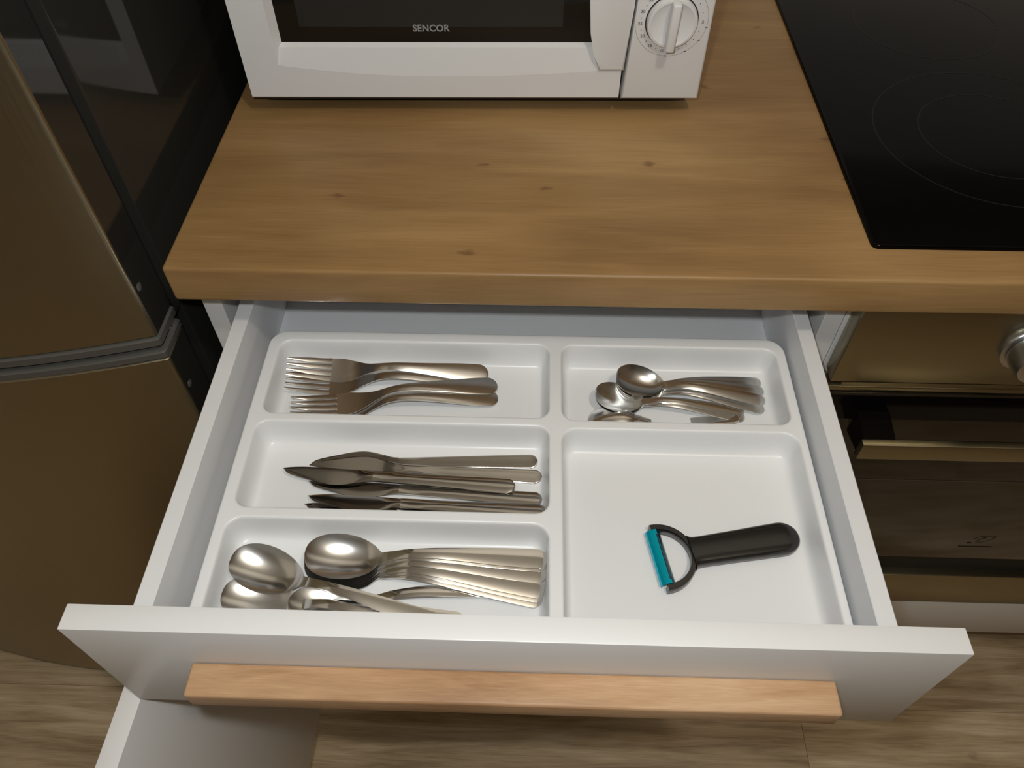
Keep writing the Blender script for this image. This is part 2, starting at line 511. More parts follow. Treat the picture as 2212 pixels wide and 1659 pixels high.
# ------------------------------------------------------------------ fridge
fr = empty('fridge', (-0.332, 0.3, 0))
tag(fr, 'brushed steel fridge freezer left of the worktop', 'fridge')
def fpart(name, bm, mat, parent=fr, **k):
    for v in bm.verts:
        v.co += Vector((0.332, -0.3, 0))
    return obj(name, bm, mat, parent, **k)
fpart('body', box(-0.631, -0.033, 0.020, 0.615, 0.03, 1.44, 0.003, 2), M['fridge_side'])
for fx, fy in ((-0.58, 0.06), (-0.08, 0.06), (-0.58, 0.57), (-0.08, 0.57)):
    fb = bmesh.new()
    add_lathe(fb, [(0, 0), (0.02, 0), (0.02, 0.006), (0.012, 0.008), (0.012, 0.03), (0, 0.03)], (fx, fy, 0.0), (0, 0, 1), 16)
    fpart('foot', fb, M['dark_gap'])

def door_plan(inset, yb, z, n=22):
    """plan outline of a fridge door: bowed front, rolled corners, flat back"""
    xl, xr = -0.632 + inset, -0.031 - inset
    yc, ym = -0.041 + inset, -0.086 + inset
    cx, hw = (xl + xr) / 2, (xr - xl) / 2
    r = 0.0045
    f = lambda x: ym + (yc - ym) * ((x - cx) / hw) ** 2
    tilt = math.atan(2 * (yc - ym) / hw)
    pts = []
    ccx, ccy = xr - r, f(xr - r) + r * 1.045
    right = [(ccx + r * math.cos(a), ccy + r * math.sin(a)) for a in [-(PI / 2 - tilt) * (1 - k / 5) for k in range(6)]]
    left = [(2 * cx - x, y) for x, y in right[::-1]]
    xa, xb = left[-1][0], right[0][0]
    pts = [(x, y, z) for x, y in left]
    for i in range(1, n):
        x = xa + (xb - xa) * i / n
        pts.append((x, f(x), z))
    pts += [(x, y, z) for x, y in right]
    pts.append((xr, yb, z))
    pts.append((xl, yb, z))
    return pts

def fdoor(name, z0, z1, mat, inset=0.0, yb=0.0, bev=0.002):
    bm = bmesh.new()
    loft(bm, [door_plan(inset + bev, yb, z0), door_plan(inset, yb, z0 + bev), door_plan(inset, yb, z1 - bev), door_plan(inset + bev, yb, z1)])
    o = fpart(name, bm, mat, smooth=40)
    o.data.materials.append(M['fridge_side'])
    for p in o.data.polygons:
        if abs(p.normal.x) > 0.999 or p.normal.y > 0.9:
            p.material_index = 1
            p.use_smooth = False
    return o
ud = fdoor('upper_door', 0.8185, 1.44, M['fridge'])
ld = fdoor('lower_door', 0.034, 0.7895, M['fridge'])
for z0, z1, p in ((0.8065, 0.818, ud), (0.790, 0.8005, ld)):
    bm = bmesh.new()
    loft(bm, [door_plan(0.0015, 0.0, z0), door_plan(-0.001, 0.0, z0 + 0.002), door_plan(-0.001, 0.0, z1 - 0.002), door_plan(0.0015, 0.0, z1)])
    fpart('edge_trim', bm, M['fridge_trim'], p, smooth=40)
bm = bmesh.new()
loft(bm, [door_plan(0.010, 0.004, 0.796), door_plan(0.010, 0.004, 0.812)])
fpart('gap_seal', bm, M['dark_gap'])
for z0, z1 in ((0.04, 0.786), (0.822, 1.43)):
    fpart('door_gasket', box(-0.622, -0.042, 0.0, 0.0198, z0, z1), M['dark_gap'])
for yy, zz, p in ((-0.031, 0.872, ud), (-0.030, 0.738, ld)):
    bm = bmesh.new()
    add_lathe(bm, [(0.0042, 0), (0.0042, 0.0006), (0.003, 0.0012), (0, 0.0014)], (-0.0312, yy, zz), (1, 0, 0), 16)
    fpart('screw_cap', bm, M['fridge_trim'], p)
bm = bmesh.new()
add_lathe(bm, [(0, 0), (0.0035, 0), (0.0035, 0.007), (0, 0.007)], (-0.036, -0.012, 0.800), (0, 0, 1), 16)
add_box(bm, -0.0395, -0.0335, -0.012, 0.0205, 0.8015, 0.8055)
fpart('hinge', bm, M['chrome'])

# ------------------------------------------------------------------ microwave
mw = empty('microwave', (0.0279, 0.1899, 0.9092), (0, 0, math.radians(1.1)))
mw.scale = (0.979, 0.979, 0.979)
tag(mw, 'white microwave with black window and round timer knob on the worktop', 'microwave')
def mpart(name, bm, mat, parent=mw, **k):
    return obj(name, bm, mat, parent, **k)
MWW, MB, MT, MD = 0.4515, 0.0110, 0.262, 0.345
mpart('case', box(0.001, MWW - 0.001, 0.018, MD, MB + 0.001, MT, 0.003, 2), M['mw_white'])
mpart('shade_pan', box(0.010, MWW - 0.010, 0.014, MD - 0.01, 0.0020, MB + 0.004), M['dark_gap'])  # black slab added to stand in for the shade under the microwave
for fx, fy in ((0.05, 0.075), (0.40, 0.075), (0.05, 0.30), (0.40, 0.30)):
    bm = bmesh.new()
    add_lathe(bm, [(0, -0.0093), (0.010, -0.0093), (0.0115, -0.006), (0.0125, 0.0118), (0, 0.0118)], (fx, fy, 0), (0, 0, 1), 20)
    mpart('foot', bm, M['dark_gap'])
# door front: flat lower rail, a curved crease, a lip leaning back to the window
dm = bmesh.new()
def split_x(z):
    return 0.3716 + 0.062 * max(0.0, min(z - MB, 0.10)) + 0.005 * max(0, z - 0.11)
def arc_z(x):
    u = (x - 0.194) / 0.184
    return 0.0350 + (0.0155 if u < 0 else 0.0085) * u * u
WX0, WX1, WZ0, WZ1, RW = 0.0405, 0.3420, 0.0655, 0.222, 0.010
xs = [0.0, 0.010, 0.0345] + [0.0345 + (0.352 - 0.0345) * i / 24 for i in range(1, 25)] + [0.362, 0.3716]
B = [dm.verts.new((x, 0.0, MB + 0.002)) for x in xs]
B2 = [dm.verts.new((x, 0.002, MB)) for x in xs]
B3 = [dm.verts.new((x, 0.018, MB)) for x in xs]
A = [dm.verts.new((min(x, split_x(arc_z(x))), 0.0, arc_z(x))) for x in xs]
for i in range(len(xs) - 1):
    dm.faces.new((B[i], B[i + 1], A[i + 1], A[i]))
    dm.faces.new((B2[i], B2[i + 1], B[i + 1], B[i]))
    dm.faces.new((B3[i], B3[i + 1], B2[i + 1], B2[i]))
i0, i1 = 2, len(xs) - 3
lipx = lambda x: 0.0375 + (x - xs[i0]) / (xs[i1] - xs[i0]) * (WX1 + 0.003 - 0.0375)
Lp = {i: dm.verts.new((lipx(xs[i]), 0.0055, WZ0 - 0.0035)) for i in range(i0, i1 + 1)}
Wn = {i: dm.verts.new((WX0 + (xs[i] - xs[i0]) / (xs[i1] - xs[i0]) * (WX1 - WX0), RW, WZ0)) for i in range(i0, i1 + 1)}
for i in range(i0, i1):
    dm.faces.new((A[i], A[i + 1], Lp[i + 1], Lp[i]))
    dm.faces.new((Lp[i], Lp[i + 1], Wn[i + 1], Wn[i]))
# left stile
S0 = dm.verts.new((0.0, 0.0, MT)); S1 = dm.verts.new((0.0335, 0.0, MT)); S2 = dm.verts.new((0.0375, 0.0055, WZ1 + 0.0035)); S3 = dm.verts.new((WX0, RW, WZ1))
S1b = dm.verts.new((0.0345, 0.0, WZ1 + 0.010))
dm.faces.new((A[0], A[1], A[2], S1b, S1, S0))
dm.faces.new((A[2], Lp[i0], S2, S1b))
dm.faces.new((Lp[i0], Wn[i0], S3, S2))
# top rail and right side
T1 = dm.verts.new((WX1 + 0.012, 0.0, WZ1 + 0.010)); T2 = dm.verts.new((WX1 + 0.003, 0.0055, WZ1 + 0.0035)); T3 = dm.verts.new((WX1, RW, WZ1))
T0 = dm.verts.new((0.3775, 0.0, MT)); T0b = dm.verts.new((WX1 + 0.012, 0.0, MT))
dm.faces.new((S1b, T1, T0b, S1)); dm.faces.new((S1b, S2, T2, T1)); dm.faces.new((S2, S3, T3, T2))
dm.faces.new((A[i1], Lp[i1], T2, T1)); dm.faces.new((Lp[i1], Wn[i1], T3, T2))
SR = dm.verts.new((0.3775, 0.0, 0.11))
dm.faces.new((A[i1], T1, T0b, T0, SR, A[-1], A[-2]))
# outer side and top returns
z_l = [B[0], A[0], S0]
back_l = [dm.verts.new((0.0, 0.018, v.co.z)) for v in z_l]
for k in range(2):
    dm.faces.new((z_l[k], z_l[k + 1], back_l[k + 1], back_l[k]))
r_l = [B[-1], A[-1], SR, T0]
back_r = [dm.verts.new((v.co.x, 0.018, v.co.z)) for v in r_l]
for k in range(3):
    dm.faces.new((r_l[k], r_l[k + 1], back_r[k + 1], back_r[k]))
t_l = [S0, S1, T0b, T0]
back_t = [dm.verts.new((v.co.x, 0.018, MT)) for v in t_l]
for k in range(3):
    dm.faces.new((t_l[k], t_l[k + 1], back_t[k + 1], back_t[k]))
bmesh.ops.remove_doubles(dm, verts=dm.verts, dist=0.00005)
mdoor = mpart('door', dm, M['mw_white'], smooth=8)
win = mpart('window', box(WX0 - 0.001, WX1 + 0.001, RW - 0.0005, RW + 0.004, WZ0 - 0.001, WZ1 + 0.001), M['black_glass'], mdoor)
mpart('window_screen', box(0.061, 0.3125, RW - 0.0008, RW - 0.0004, 0.0805, 0.212), M['mesh_screen'], mdoor)
# the raised grip on the right of the door
hbm = bmesh.new()
gp = [(0.3490, 0.0425), (0.3735, 0.0425), (0.3770, 0.105), (0.3776, 0.20), (0.3776, 0.255), (0.3470, 0.255), (0.3395, 0.215), (0.3355, 0.165), (0.3355, 0.115), (0.3385, 0.080), (0.3430, 0.058)]
add_prism(hbm, [(x, 0.0095, z) for x, z in gp], (0, -0.0125, 0), 0.0022, 3)
mpart('grip', hbm, M['mw_white'], mdoor)
# control panel on the right
cbm = bmesh.new()
G = 0.0024
cpz = [MB, MB + 0.10, MT]
add_prism(cbm, [(split_x(MB) + G, 0.018, MB), (MWW, 0.018, MB), (MWW, 0.018, MT), (split_x(MT) + G, 0.018, MT), (split_x(0.11) + G, 0.018, 0.11)],
          (0, -0.018, 0), 0.0022, 3)
cpan = mpart('control_panel', cbm, M['mw_white'])
mpart('gap_strip', box(0.3710, 0.3800, 0.0178, 0.0182, MB, MT), M['dark_gap'])
KX, KZ, KR = 0.4135, 0.0905, 0.0235
kb = bmesh.new()
add_lathe(kb, [(KR + 0.0012, -0.0003), (KR + 0.0012, 0.0004), (KR + 0.0002, 0.0005)], (KX, 0.0, KZ), (0, -1, 0), 48)
mpart('knob_groove', kb, M['dark_gap'], cpan)
kb = bmesh.new()
add_lathe(kb, [(0, 0), (KR, 0), (KR, 0.0052), (KR - 0.0010, 0.0070), (KR - 0.0030, 0.0074), (KR - 0.0045, 0.0066), (KR - 0.012, 0.0045), (0, 0.004)],
          (KX, 0.0, KZ), (0, -1, 0), 48)
knob = mpart('knob', kb, M['mw_white'], cpan)
kg = bmesh.new()
add_box(kg, -0.0043, 0.0043, -0.0175, -0.003, -KR + 0.0008, KR - 0.0008, 0.0022, 3)
bmesh.ops.rotate(kg, verts=kg.verts, cent=(0, 0, 0), matrix=Matrix.Rotation(math.radians(2), 3, 'Y'))
bmesh.ops.translate(kg, verts=kg.verts, vec=(KX, 0, KZ))
mpart('knob_ridge', kg, M['mw_white'], cpan)

def text_mesh(name, body, size, mat, parent, loc, rot, bold=0.0, width=1.0, extrude=0.0001, align='CENTER'):
    cu = bpy.data.curves.new(name, 'FONT')
    cu.body = body
    cu.size = size
    cu.offset = bold
    cu.extrude = extrude
    cu.align_x = align
    cu.align_y = 'CENTER'
    cu.space_character = 1.05
    t = bpy.data.objects.new(name, cu)
    COL.objects.link(t)
    bpy.context.view_layer.update()
    me = bpy.data.meshes.new_from_object(t.evaluated_get(bpy.context.evaluated_depsgraph_get()))
    bpy.data.objects.remove(t)
    me.name = name
    me.materials.clear()
    me.transform(Matrix.Diagonal((width, 1, 1, 1)))
    o = link(name, me, mat, parent)
    o.location = loc
    o.rotation_euler = rot
    return o
text_mesh('lettering', 'SENCOR', 0.0090, M['print_grey'], mdoor, (0.1868, RW - 0.0011, 0.0790), (PI / 2, 0, 0), bold=0.00022, width=0.97)
# timer scale: numbers, dots and a thin outer arc
nums = {'5': 92, '10': 190, '15': 216, '20': 241, '25': 265, '30': 288, '35': 312}
for s, a in nums.items():
    r = 0.0292
    ang = math.radians(90 - a)
    text_mesh('scale_number', s, 0.0040, M['print_dark'], cpan, (KX + r * math.cos(ang), -0.0002, KZ + r * math.sin(ang)), (PI / 2, 0, 0), bold=0.00008)
dots = bmesh.new()
for a in [22, 38, 56, 74] + [110, 127, 143, 158, 173] + [203, 228, 253, 276, 300]:
    ang = math.radians(90 - a)
    r = 0.0288
    add_lathe(dots, [(0.0005, 0), (0.0005, 0.0002), (0, 0.0002)], (KX + r * math.cos(ang), 0.0, KZ + r * math.sin(ang)), (0, -1, 0), 8)
for a in (100, 123, 150, 183):
    ang = math.radians(90 - a)
    r = 0.0338
    add_box(dots, KX + r * math.cos(ang) - 0.0012, KX + r * math.cos(ang) + 0.0012, -0.0002, 0.0001, KZ + r * math.sin(ang) - 0.0005, KZ + r * math.sin(ang) + 0.0005)
arc_strip(dots, KX, KZ, 0.0338, 0.0338, -175, 60, 0.00012, -0.0002, n=60)
mpart('timer_scale', dots, M['print_dark'], cpan)

# ------------------------------------------------------------------ cutlery tray
TR, TF = 0.785, 0.757          # rim and pocket floor heights
pockets = [  # x0, x1, y0, y1, corner radius
    (0.0672, 0.3290, -0.0998, -0.0095, 0.013),
    (0.3376, 0.5440, -0.1014, -0.0100, 0.013),
    (0.0665, 0.3290, -0.1962, -0.1060, 0.013),
    (0.0655, 0.3288, -0.2985, -0.2032, 0.015),
    (0.3372, 0.5462, -0.2985, -0.1082, 0.015),
]
prof = [(-0.0010, 0.0), (0.0, -0.00005), (0.0007, -0.0003), (0.0013, -0.0009), (0.0017, -0.0019), (0.0020, -0.0032),
        (0.0025, -0.0100), (0.0031, -0.0165), (0.0038, -0.0205), (0.0047, -0.0235), (0.0060, -0.0258), (0.0076, -0.0273), (0.0096, -0.0280)]
tb = bmesh.new()
rim_edges = []
def ring_edges(vs):
    return [tb.edges.get((vs[i], vs[(i + 1) % len(vs)])) or tb.edges.new((vs[i], vs[(i + 1) % len(vs)])) for i in range(len(vs))]
for x0, x1, y0, y1, r in pockets:
    rings = []
    for d, dz in prof:
        rr = max(r - d, 0.0055)
        rings.append([tb.verts.new(p) for p in rrect(x0 + d, x1 - d, y0 + d, y1 - d, rr, TR + dz, 7)])
    for Aq, Bq in zip(rings, rings[1:]):
        n = len(Aq)
        for i in range(n):
            j = (i + 1) % n
            tb.faces.new((Aq[i], Aq[j], Bq[j], Bq[i]))
    tb.faces.new(rings[-1])
    rim_edges += ring_edges(rings[0])
ox0, ox1, oy0, oy1, orr = 0.0572, 0.5520, -0.3055, 0.0020, 0.018
oprof = [(0.0022, 0.0), (0.0010, -0.0003), (0.0003, -0.0012), (0.0, -0.0030), (0.0, -0.0060)]
outer = []
for d, dz in oprof:
    outer.append([tb.verts.new(p) for p in rrect(ox0 + d, ox1 - d, oy0 + d, oy1 - d, orr - d, TR + dz, 9)])
outer.append([tb.verts.new(p) for p in rrect(ox0 + 0.005, ox1 - 0.005, oy0 + 0.005, oy1 - 0.005, orr - 0.004, 0.7423, 9)])
for Aq, Bq in zip(outer, outer[1:]):
    n = len(Aq)
    for i in range(n):
        j = (i + 1) % n
        tb.faces.new((Aq[i], Aq[j], Bq[j], Bq[i]))
rim_edges += ring_edges(outer[0])
bmesh.ops.triangle_fill(tb, use_beauty=True, use_dissolve=False, edges=rim_edges, normal=(0, 0, 1))
bmesh.ops.recalc_face_normals(tb, faces=tb.faces)
tray = obj('cutlery_tray', tb, M['tray'], smooth=50)
tag(tray, 'white plastic five-compartment cutlery tray inside the open drawer', 'tray')

# ------------------------------------------------------------------ cutlery
def plate(rows, nc=12):
    """rows: (x, half width, edge height, dish depth, thickness, lateral offset, crown) -> grid rows of (top, bottom)"""
    out = []
    for x, w, z, dish, th, y0, crown in rows:
        tr, br = [], []
        for j in range(nc + 1):
            t = -math.cos(PI * j / nc)
            t = 0.5 * t + 0.5 * (-1 + 2 * j / nc)
            q = 1 - t * t
            zt = z - dish * q + crown * q
            tr.append(Vector((x, y0 + w * t, zt)))
            br.append(Vector((x, y0 + w * t * 0.985, zt - th * (0.62 + 0.38 * math.sqrt(max(q, 0))))))
        out.append((tr, br))
    return out

def plate_bm(rows, nc=12, cap0=True, cap1=True, bm=None):
    bm = bm or bmesh.new()
    G = [([bm.verts.new(p) for p in a], [bm.verts.new(p) for p in b]) for a, b in plate(rows, nc)]
    for (a, b), (c, d) in zip(G, G[1:]):
        for j in range(nc):
            bm.faces.new((a[j], c[j], c[j + 1], a[j + 1]))
            bm.faces.new((b[j], b[j + 1], d[j + 1], d[j]))
        bm.faces.new((a[0], b[0], d[0], c[0]))
        bm.faces.new((a[nc], c[nc], d[nc], b[nc]))
    for flag, (a, b) in ((cap0, G[0]), (cap1, G[-1])):
        if flag:
            for j in range(nc):
                bm.faces.new((a[j], a[j + 1], b[j + 1], b[j]))
    return bm

def sstep(a, b, x):
    t = max(0.0, min(1.0, (x - a) / (b - a)))
    return t * t * (3 - 2 * t)

def lerp_curve(pts, x):
    """smooth (Catmull-Rom) interpolation through (x, value) points"""
    n = len(pts)
    if x <= pts[0][0]: return pts[0][1]
    if x >= pts[-1][0]: return pts[-1][1]
    for i in range(n - 1):
        if pts[i][0] <= x <= pts[i + 1][0]:
            break
    p1, p2 = pts[i], pts[i + 1]
    p0 = pts[i - 1] if i > 0 else (2 * p1[0] - p2[0], 2 * p1[1] - p2[1])
    p3 = pts[i + 2] if i + 2 < n else (2 * p2[0] - p1[0], 2 * p2[1] - p1[1])
    h = p2[0] - p1[0]
    m1 = (p2[1] - p0[1]) / (p2[0] - p0[0]) * h
    m2 = (p3[1] - p1[1]) / (p3[0] - p1[0]) * h
    t = (x - p1[0]) / h
    return (2 * t**3 - 3 * t**2 + 1) * p1[1] + (t**3 - 2 * t**2 + t) * m1 + (-2 * t**3 + 3 * t**2) * p2[1] + (t**3 - t**2) * m2

def handle_rows(x0, L, zpts, wpts, th0, th1, crown, n=16):
    rows = []
    wend = lerp_curve(wpts, L - 0.004)
    r = wend
    for i in range(n + 1):
        x = x0 + (L - r - x0) * i / n
        rows.append((x, lerp_curve(wpts, x), lerp_curve(zpts, x), 0.0, th0 + (th1 - th0) * i / n, 0.0, crown * sstep(0, 0.3, i / n)))
    for k in range(1, 9):
        a = PI / 2 * k / 8
        x = L - r + r * math.sin(a)
        rows.append((x, max(wend * math.cos(a), 0.0003), lerp_curve(zpts, x), 0.0, th1, 0.0, crown * math.cos(a)))
    return rows

def spoon_meshes(L, bl, W, D, rise, neck, wneck, wend, crown=0.0005, th=0.0019):
    """rise: how far the tip of the bowl stands above its neck end"""
    xb = bl * 1.10
    dish_at = lambda u: D * max(0.0, 1 - (2 * u ** 0.95 - 1) ** 2) ** 0.9
    z0 = 0.0011 + max(dish_at(k / 40) + rise * (k / 40) for k in range(41)) - rise
    zr = lambda u: z0 + rise * (1 - u)
    zpts = [(0.0, zr(0) + 0.0004), (bl * 0.4, zr(0.4)), (bl * 0.72, zr(0.72)), (bl * 0.9, zr(0.9) + 0.0006), (bl * 1.1, z0 + neck * 0.38), (bl * 1.34, z0 + neck * 0.88), (bl * 1.56, z0 + neck),
            (bl * 1.85, z0 + neck * 0.95), (L, 0.0026)]
    wpts = [(bl, wneck * 1.15), (bl * 1.25, wneck), (bl * 1.7, wneck * 1.2), (L * 0.8, wend * 0.9), (L - wend, wend), (L, wend)]
    rows = []
    n = 22
    for i in range(n + 1):
        x = xb * (1 - math.cos(PI * i / n * 0.94)) / (1 - math.cos(PI * 0.94))
        u = min(x / bl, 1.0)
        w = W / 2 * math.sqrt(max(0.0, 1 - (2 * u ** 0.86 - 1) ** 2))
        nk = wneck * 1.15 * sstep(0.55, 1.0, x / bl)
        w = max((w ** 3 + nk ** 3) ** (1 / 3), 0.0004)
        dish = dish_at(u)
        rows.append((x, w, lerp_curve(zpts, x), dish, 0.0015 + 0.0003 * sstep(0.8, 1.1, x / bl), 0.0, 0.0))
    hrows = handle_rows(xb, L, zpts, wpts, 0.0018, th, crown)
    hrows[0] = rows[-1]
    return (bm_mesh('bowl', plate_bm(rows, 14, cap1=False), 60), bm_mesh('handle', plate_bm(hrows, 10, cap0=False), 50))

def fork_meshes():
    L = 0.192
    zpts = [(0.0, 0.0125), (0.018, 0.0068), (0.036, 0.0032), (0.050, 0.0027), (0.064, 0.0046), (0.078, 0.0110), (0.090, 0.0172), (0.104, 0.0195), (0.126, 0.0168), (L, 0.0028)]
    wpts = [(0.040, 0.0117), (0.052, 0.0116), (0.064, 0.0088), (0.076, 0.0052), (0.088, 0.0036), (0.100, 0.0036), (0.130, 0.0052), (0.170, 0.0086), (L, 0.0092)]
    xs = [0.040 + 0.044 * i / 12 for i in range(13)]
    rows = [(x, lerp_curve(wpts, x), lerp_curve(zpts, x), 0.0004 * (1 - i / 12), 0.0018, 0.0, 0.0) for i, x in enumerate(xs)]
    head = bm_mesh('head', plate_bm(rows, 12), 50)
    tines = []
    for k in range(4):
        y_root = (-1.5 + k) * 0.0063
        y_tip = (-1.5 + k) * 0.0054
        tr = []
        for i in range(13):
            u = i / 12
            x = 0.0405 * u
            w = 0.0007 + 0.0016 * sstep(0.0, 0.55, u)
            if u > 0.85: w += 0.0003 * (u - 0.85) / 0.15
            tr.append((x, w, lerp_curve(zpts, x) - 0.0001, 0.0, 0.0011 + 0.0007 * u, y_tip + (y_root - y_tip) * u, 0.0001))
        tines.append(bm_mesh('tine', plate_bm(tr, 4), 50))
    hrows = handle_rows(xs[-1], L, zpts, wpts, 0.0022, 0.0020, 0.0005)
    hrows[0] = rows[-1]
    return head, bm_mesh('handle', plate_bm(hrows, 10, cap0=False), 50), tines

def knife_meshes():
    L, xb = 0.204, 0.080
    # blade: straight back at +y, belly at -y
    rows = []
    for i in range(25):
        u = i / 24
        x = xb * (1 - math.cos(PI * u * 0.97)) / (1 - math.cos(PI * 0.97))
        s = x / xb
        yb = 0.0046 - 0.0028 * max(0.0, 1 - s / 0.35) ** 2          # back edge dips at the tip
        belly = lerp_curve([(0, 0.0), (0.06, 0.0052), (0.2, 0.0100), (0.45, 0.0146), (0.62, 0.0158), (0.8, 0.0128), (0.92, 0.0098), (1.0, 0.0090)], s)
        if i == 0: belly = 0.0008
        rows.append((x, belly / 2, 0.0030, 0.0, 0.0008 + 0.0022 * sstep(0.75, 1, s), yb - belly / 2, 0.0002 + 0.0008 * sstep(0.8, 1, s)))
    wpts = [(xb, 0.0045), (0.095, 0.0046), (0.14, 0.0055), (0.185, 0.0066), (L, 0.0068)]
    hr = handle_rows(xb, L, [(xb, 0.0030), (L, 0.0030)], wpts, 0.0030, 0.0030, 0.0010)
    hr[0] = rows[-1]
    hr2 = [(x, w, z, d, th, 0.0001, c if k else rows[-1][6]) for k, (x, w, z, d, th, y0, c) in enumerate(hr)]
    hr2[0] = rows[-1]
    return bm_mesh('blade', plate_bm(rows, 10, cap1=False), 40), bm_mesh('handle', plate_bm(hr2, 12, cap0=False), 60), L

def pose(o, c, e, xc, L, lc, le, roll=0.0, base=TF):
    """lay a piece of cutlery with its local point (xc,0,0) over c and (L,0,0) over e, lifted lc / le above the tray floor"""
    p = Vector((c[0], c[1], base + lc)); q = Vector((e[0], e[1], base + le))
    d = (q - p).normalized()
    yv = Vector((0, 0, 1)).cross(d).normalized()
    zv = d.cross(yv)
    R = Matrix((d, yv, zv)).transposed() @ Matrix.Rotation(math.radians(roll), 3, 'X')
    o.rotation_euler = R.to_euler()
    o.location = p - R @ Vector((xc, 0, 0))

# ---- forks
f_head, f_handle, f_tines = fork_meshes()
def fork(c, e, lc, le, label, roll=0):
    r = empty('table_fork')
    tag(r, label, 'fork', 'table forks in the back left compartment')
    hd = link('head', f_head, M['steel'], r)
    for t in f_tines:
        link('tine', t, M['steel'], hd)
    link('handle', f_handle, M['steel'], r)
    pose(r, c, e, 0.0, 0.192, lc, le, roll)
    return r
fork((0.0775, -0.0325), (0.2668, -0.0330), 0.0085, 0.0070, 'steel fork farthest back, lying on top of another fork', 22)
fork((0.0775, -0.0480), (0.2662, -0.0375), 0.0035, 0.0020, 'steel fork half covered by the rearmost fork, handle crossing under it', 14)
fork((0.0900, -0.0808), (0.2755, -0.0465), 0.0060, 0.0050, 'steel fork with tines tucked by the divider, upper of the front pair', 8)
fork((0.0895, -0.0835), (0.2775, -0.0585), 0.0022, 0.0014, 'steel fork nearest the knives, lower of the front pair', 8)

# ---- knives
k_blade, k_handle, KL = knife_meshes()
def knife(tip, end, lc, le, label, roll=0, flip=False):
    r = empty('table_knife')
    tag(r, label, 'knife', 'table knives in the middle left compartment')
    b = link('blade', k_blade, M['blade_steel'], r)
    hdl = link('handle', k_handle, M['knife_steel'], r)
    pose(r, tip, end, 0.0, KL, lc, le, roll + (180 if flip else 0))
    if flip:       # turned over: its upper face is now the lower one
        r.location.z += 0.0030
    return r
knife((0.1142, -0.1352), (0.3158, -0.1281), 0.0004, 0.0004, 'steel table knife farthest back with its blade edge turned up', 14, True)
knife((0.1180, -0.1372), (0.3136, -0.1440), 0.0034, 0.0010, 'steel table knife second from the back, humped blade over the first', 6, True)
knife((0.0950, -0.1477), (0.2941, -0.1574), 0.0078, 0.0048, 'steel table knife lying farthest left, its pointed tip sticking out', 4)
knife((0.1185, -0.1575), (0.3195, -0.1675), 0.0028, 0.0006, 'steel table knife with wide belly showing under the leftmost knife', 0)
knife((0.1218, -0.1742), (0.3218, -0.1809), 0.0060, 0.0034, 'steel table knife nearest the front divider, lying on top', -4)
knife((0.1190, -0.1790), (0.3190, -0.1835), 0.0004, 0.0002, 'steel table knife mostly hidden beneath the front one, only tip showing', 0)

# ---- table spoons
sp_bowl, sp_handle = spoon_meshes(0.190, 0.058, 0.0370, 0.0070, 0.0100, 0.0125, 0.0034, 0.0078)
SL, SC = 0.190, 0.029
def spoon(c, e, lc, le, label, roll=0):
    r = empty('table_spoon')
    tag(r, label, 'spoon', 'table spoons in the front left compartment')
    link('bowl', sp_bowl, M['bowl_steel'], r)
    link('handle', sp_handle, M['steel_shiny'], r)
    pose(r, c, e, SC, SL, lc, le, roll)
    return r
spoon((0.1655, -0.2350), (0.3190, -0.2303), 0.0165, 0.0150, 'steel table spoon on top of the nested stack, bowl fully visible', 7)
spoon((0.1650, -0.2356), (0.3188, -0.2318), 0.0140, 0.0126, 'steel table spoon directly under the top one, handle edge along the same line', 7)
spoon((0.1646, -0.2363), (0.3192, -0.2405), 0.0115, 0.0102, 'steel table spoon in the stack with handle second from the back', 7)
spoon((0.1642, -0.2370), (0.3195, -0.2522), 0.0090, 0.0082, 'steel table spoon in the stack whose handle lies on top in front', 7)
spoon((0.1638, -0.2377), (0.3188, -0.2545), 0.0065, 0.0058, 'steel table spoon low in the stack, handle just above the lowest', 7)
spoon((0.1634, -0.2385), (0.3175, -0.2580), 0.0040, 0.0034, 'steel table spoon at the bottom of the nested stack', 7)
spoon((0.1060, -0.2450), (0.2560, -0.2870), 0.0105, 0.0090, 'steel table spoon lying alone at the left with its bowl upwards', 7)
spoon((0.1560, -0.2700), (0.3120, -0.2480), 0.0010, 0.0004, 'steel table spoon by the drawer front, bowl up under the lone spoon handle', 0)
spoon((0.1030, -0.2655), (0.2600, -0.2790), 0.0006, 0.0030, 'steel table spoon half hidden by the drawer front under the lone spoon', 6)

# ---- tea spoons
te_bowl, te_handle = spoon_meshes(0.140, 0.045, 0.030, 0.0056, 0.0085, 0.0090, 0.0028, 0.0056, th=0.0016)
TL, TC = 0.140, 0.023
def teaspoon(c, e, lc, le, label, roll=0, mat='steel'):
    r = empty('teaspoon')
    tag(r, label, 'spoon', 'teaspoons in the back right compartment')
    link('bowl', te_bowl, M['bowl_steel' if mat == 'steel' else mat], r)
    link('handle', te_handle, M[mat], r)
    pose(r, c, e, TC, TL, lc, le, roll)
    return r
teaspoon((0.4132, -0.0436), (0.5270, -0.0600), 0.0120, 0.0085, 'teaspoon topmost in the pile, wide bowl tipped up towards the back', 17)
teaspoon((0.4136, -0.0446), (0.5285, -0.0470), 0.0098, 0.0062, 'teaspoon under the topmost one, handle second from the back', 12, 'steel')
teaspoon((0.4140, -0.0452), (0.5267, -0.0350), 0.0076, 0.0040, 'teaspoon with its handle lying straight along the back of the pile', 12)
teaspoon((0.4138, -0.0466), (0.5262, -0.0655), 0.0054, 0.0020, 'teaspoon low in the rear pile, handle just in front of the topmost', 10)
teaspoon((0.3930, -0.0612), (0.5100, -0.0700), 0.0066, 0.0022, 'teaspoon with a mirror-like bowl left of and below the topmost', 10, 'steel_shiny')
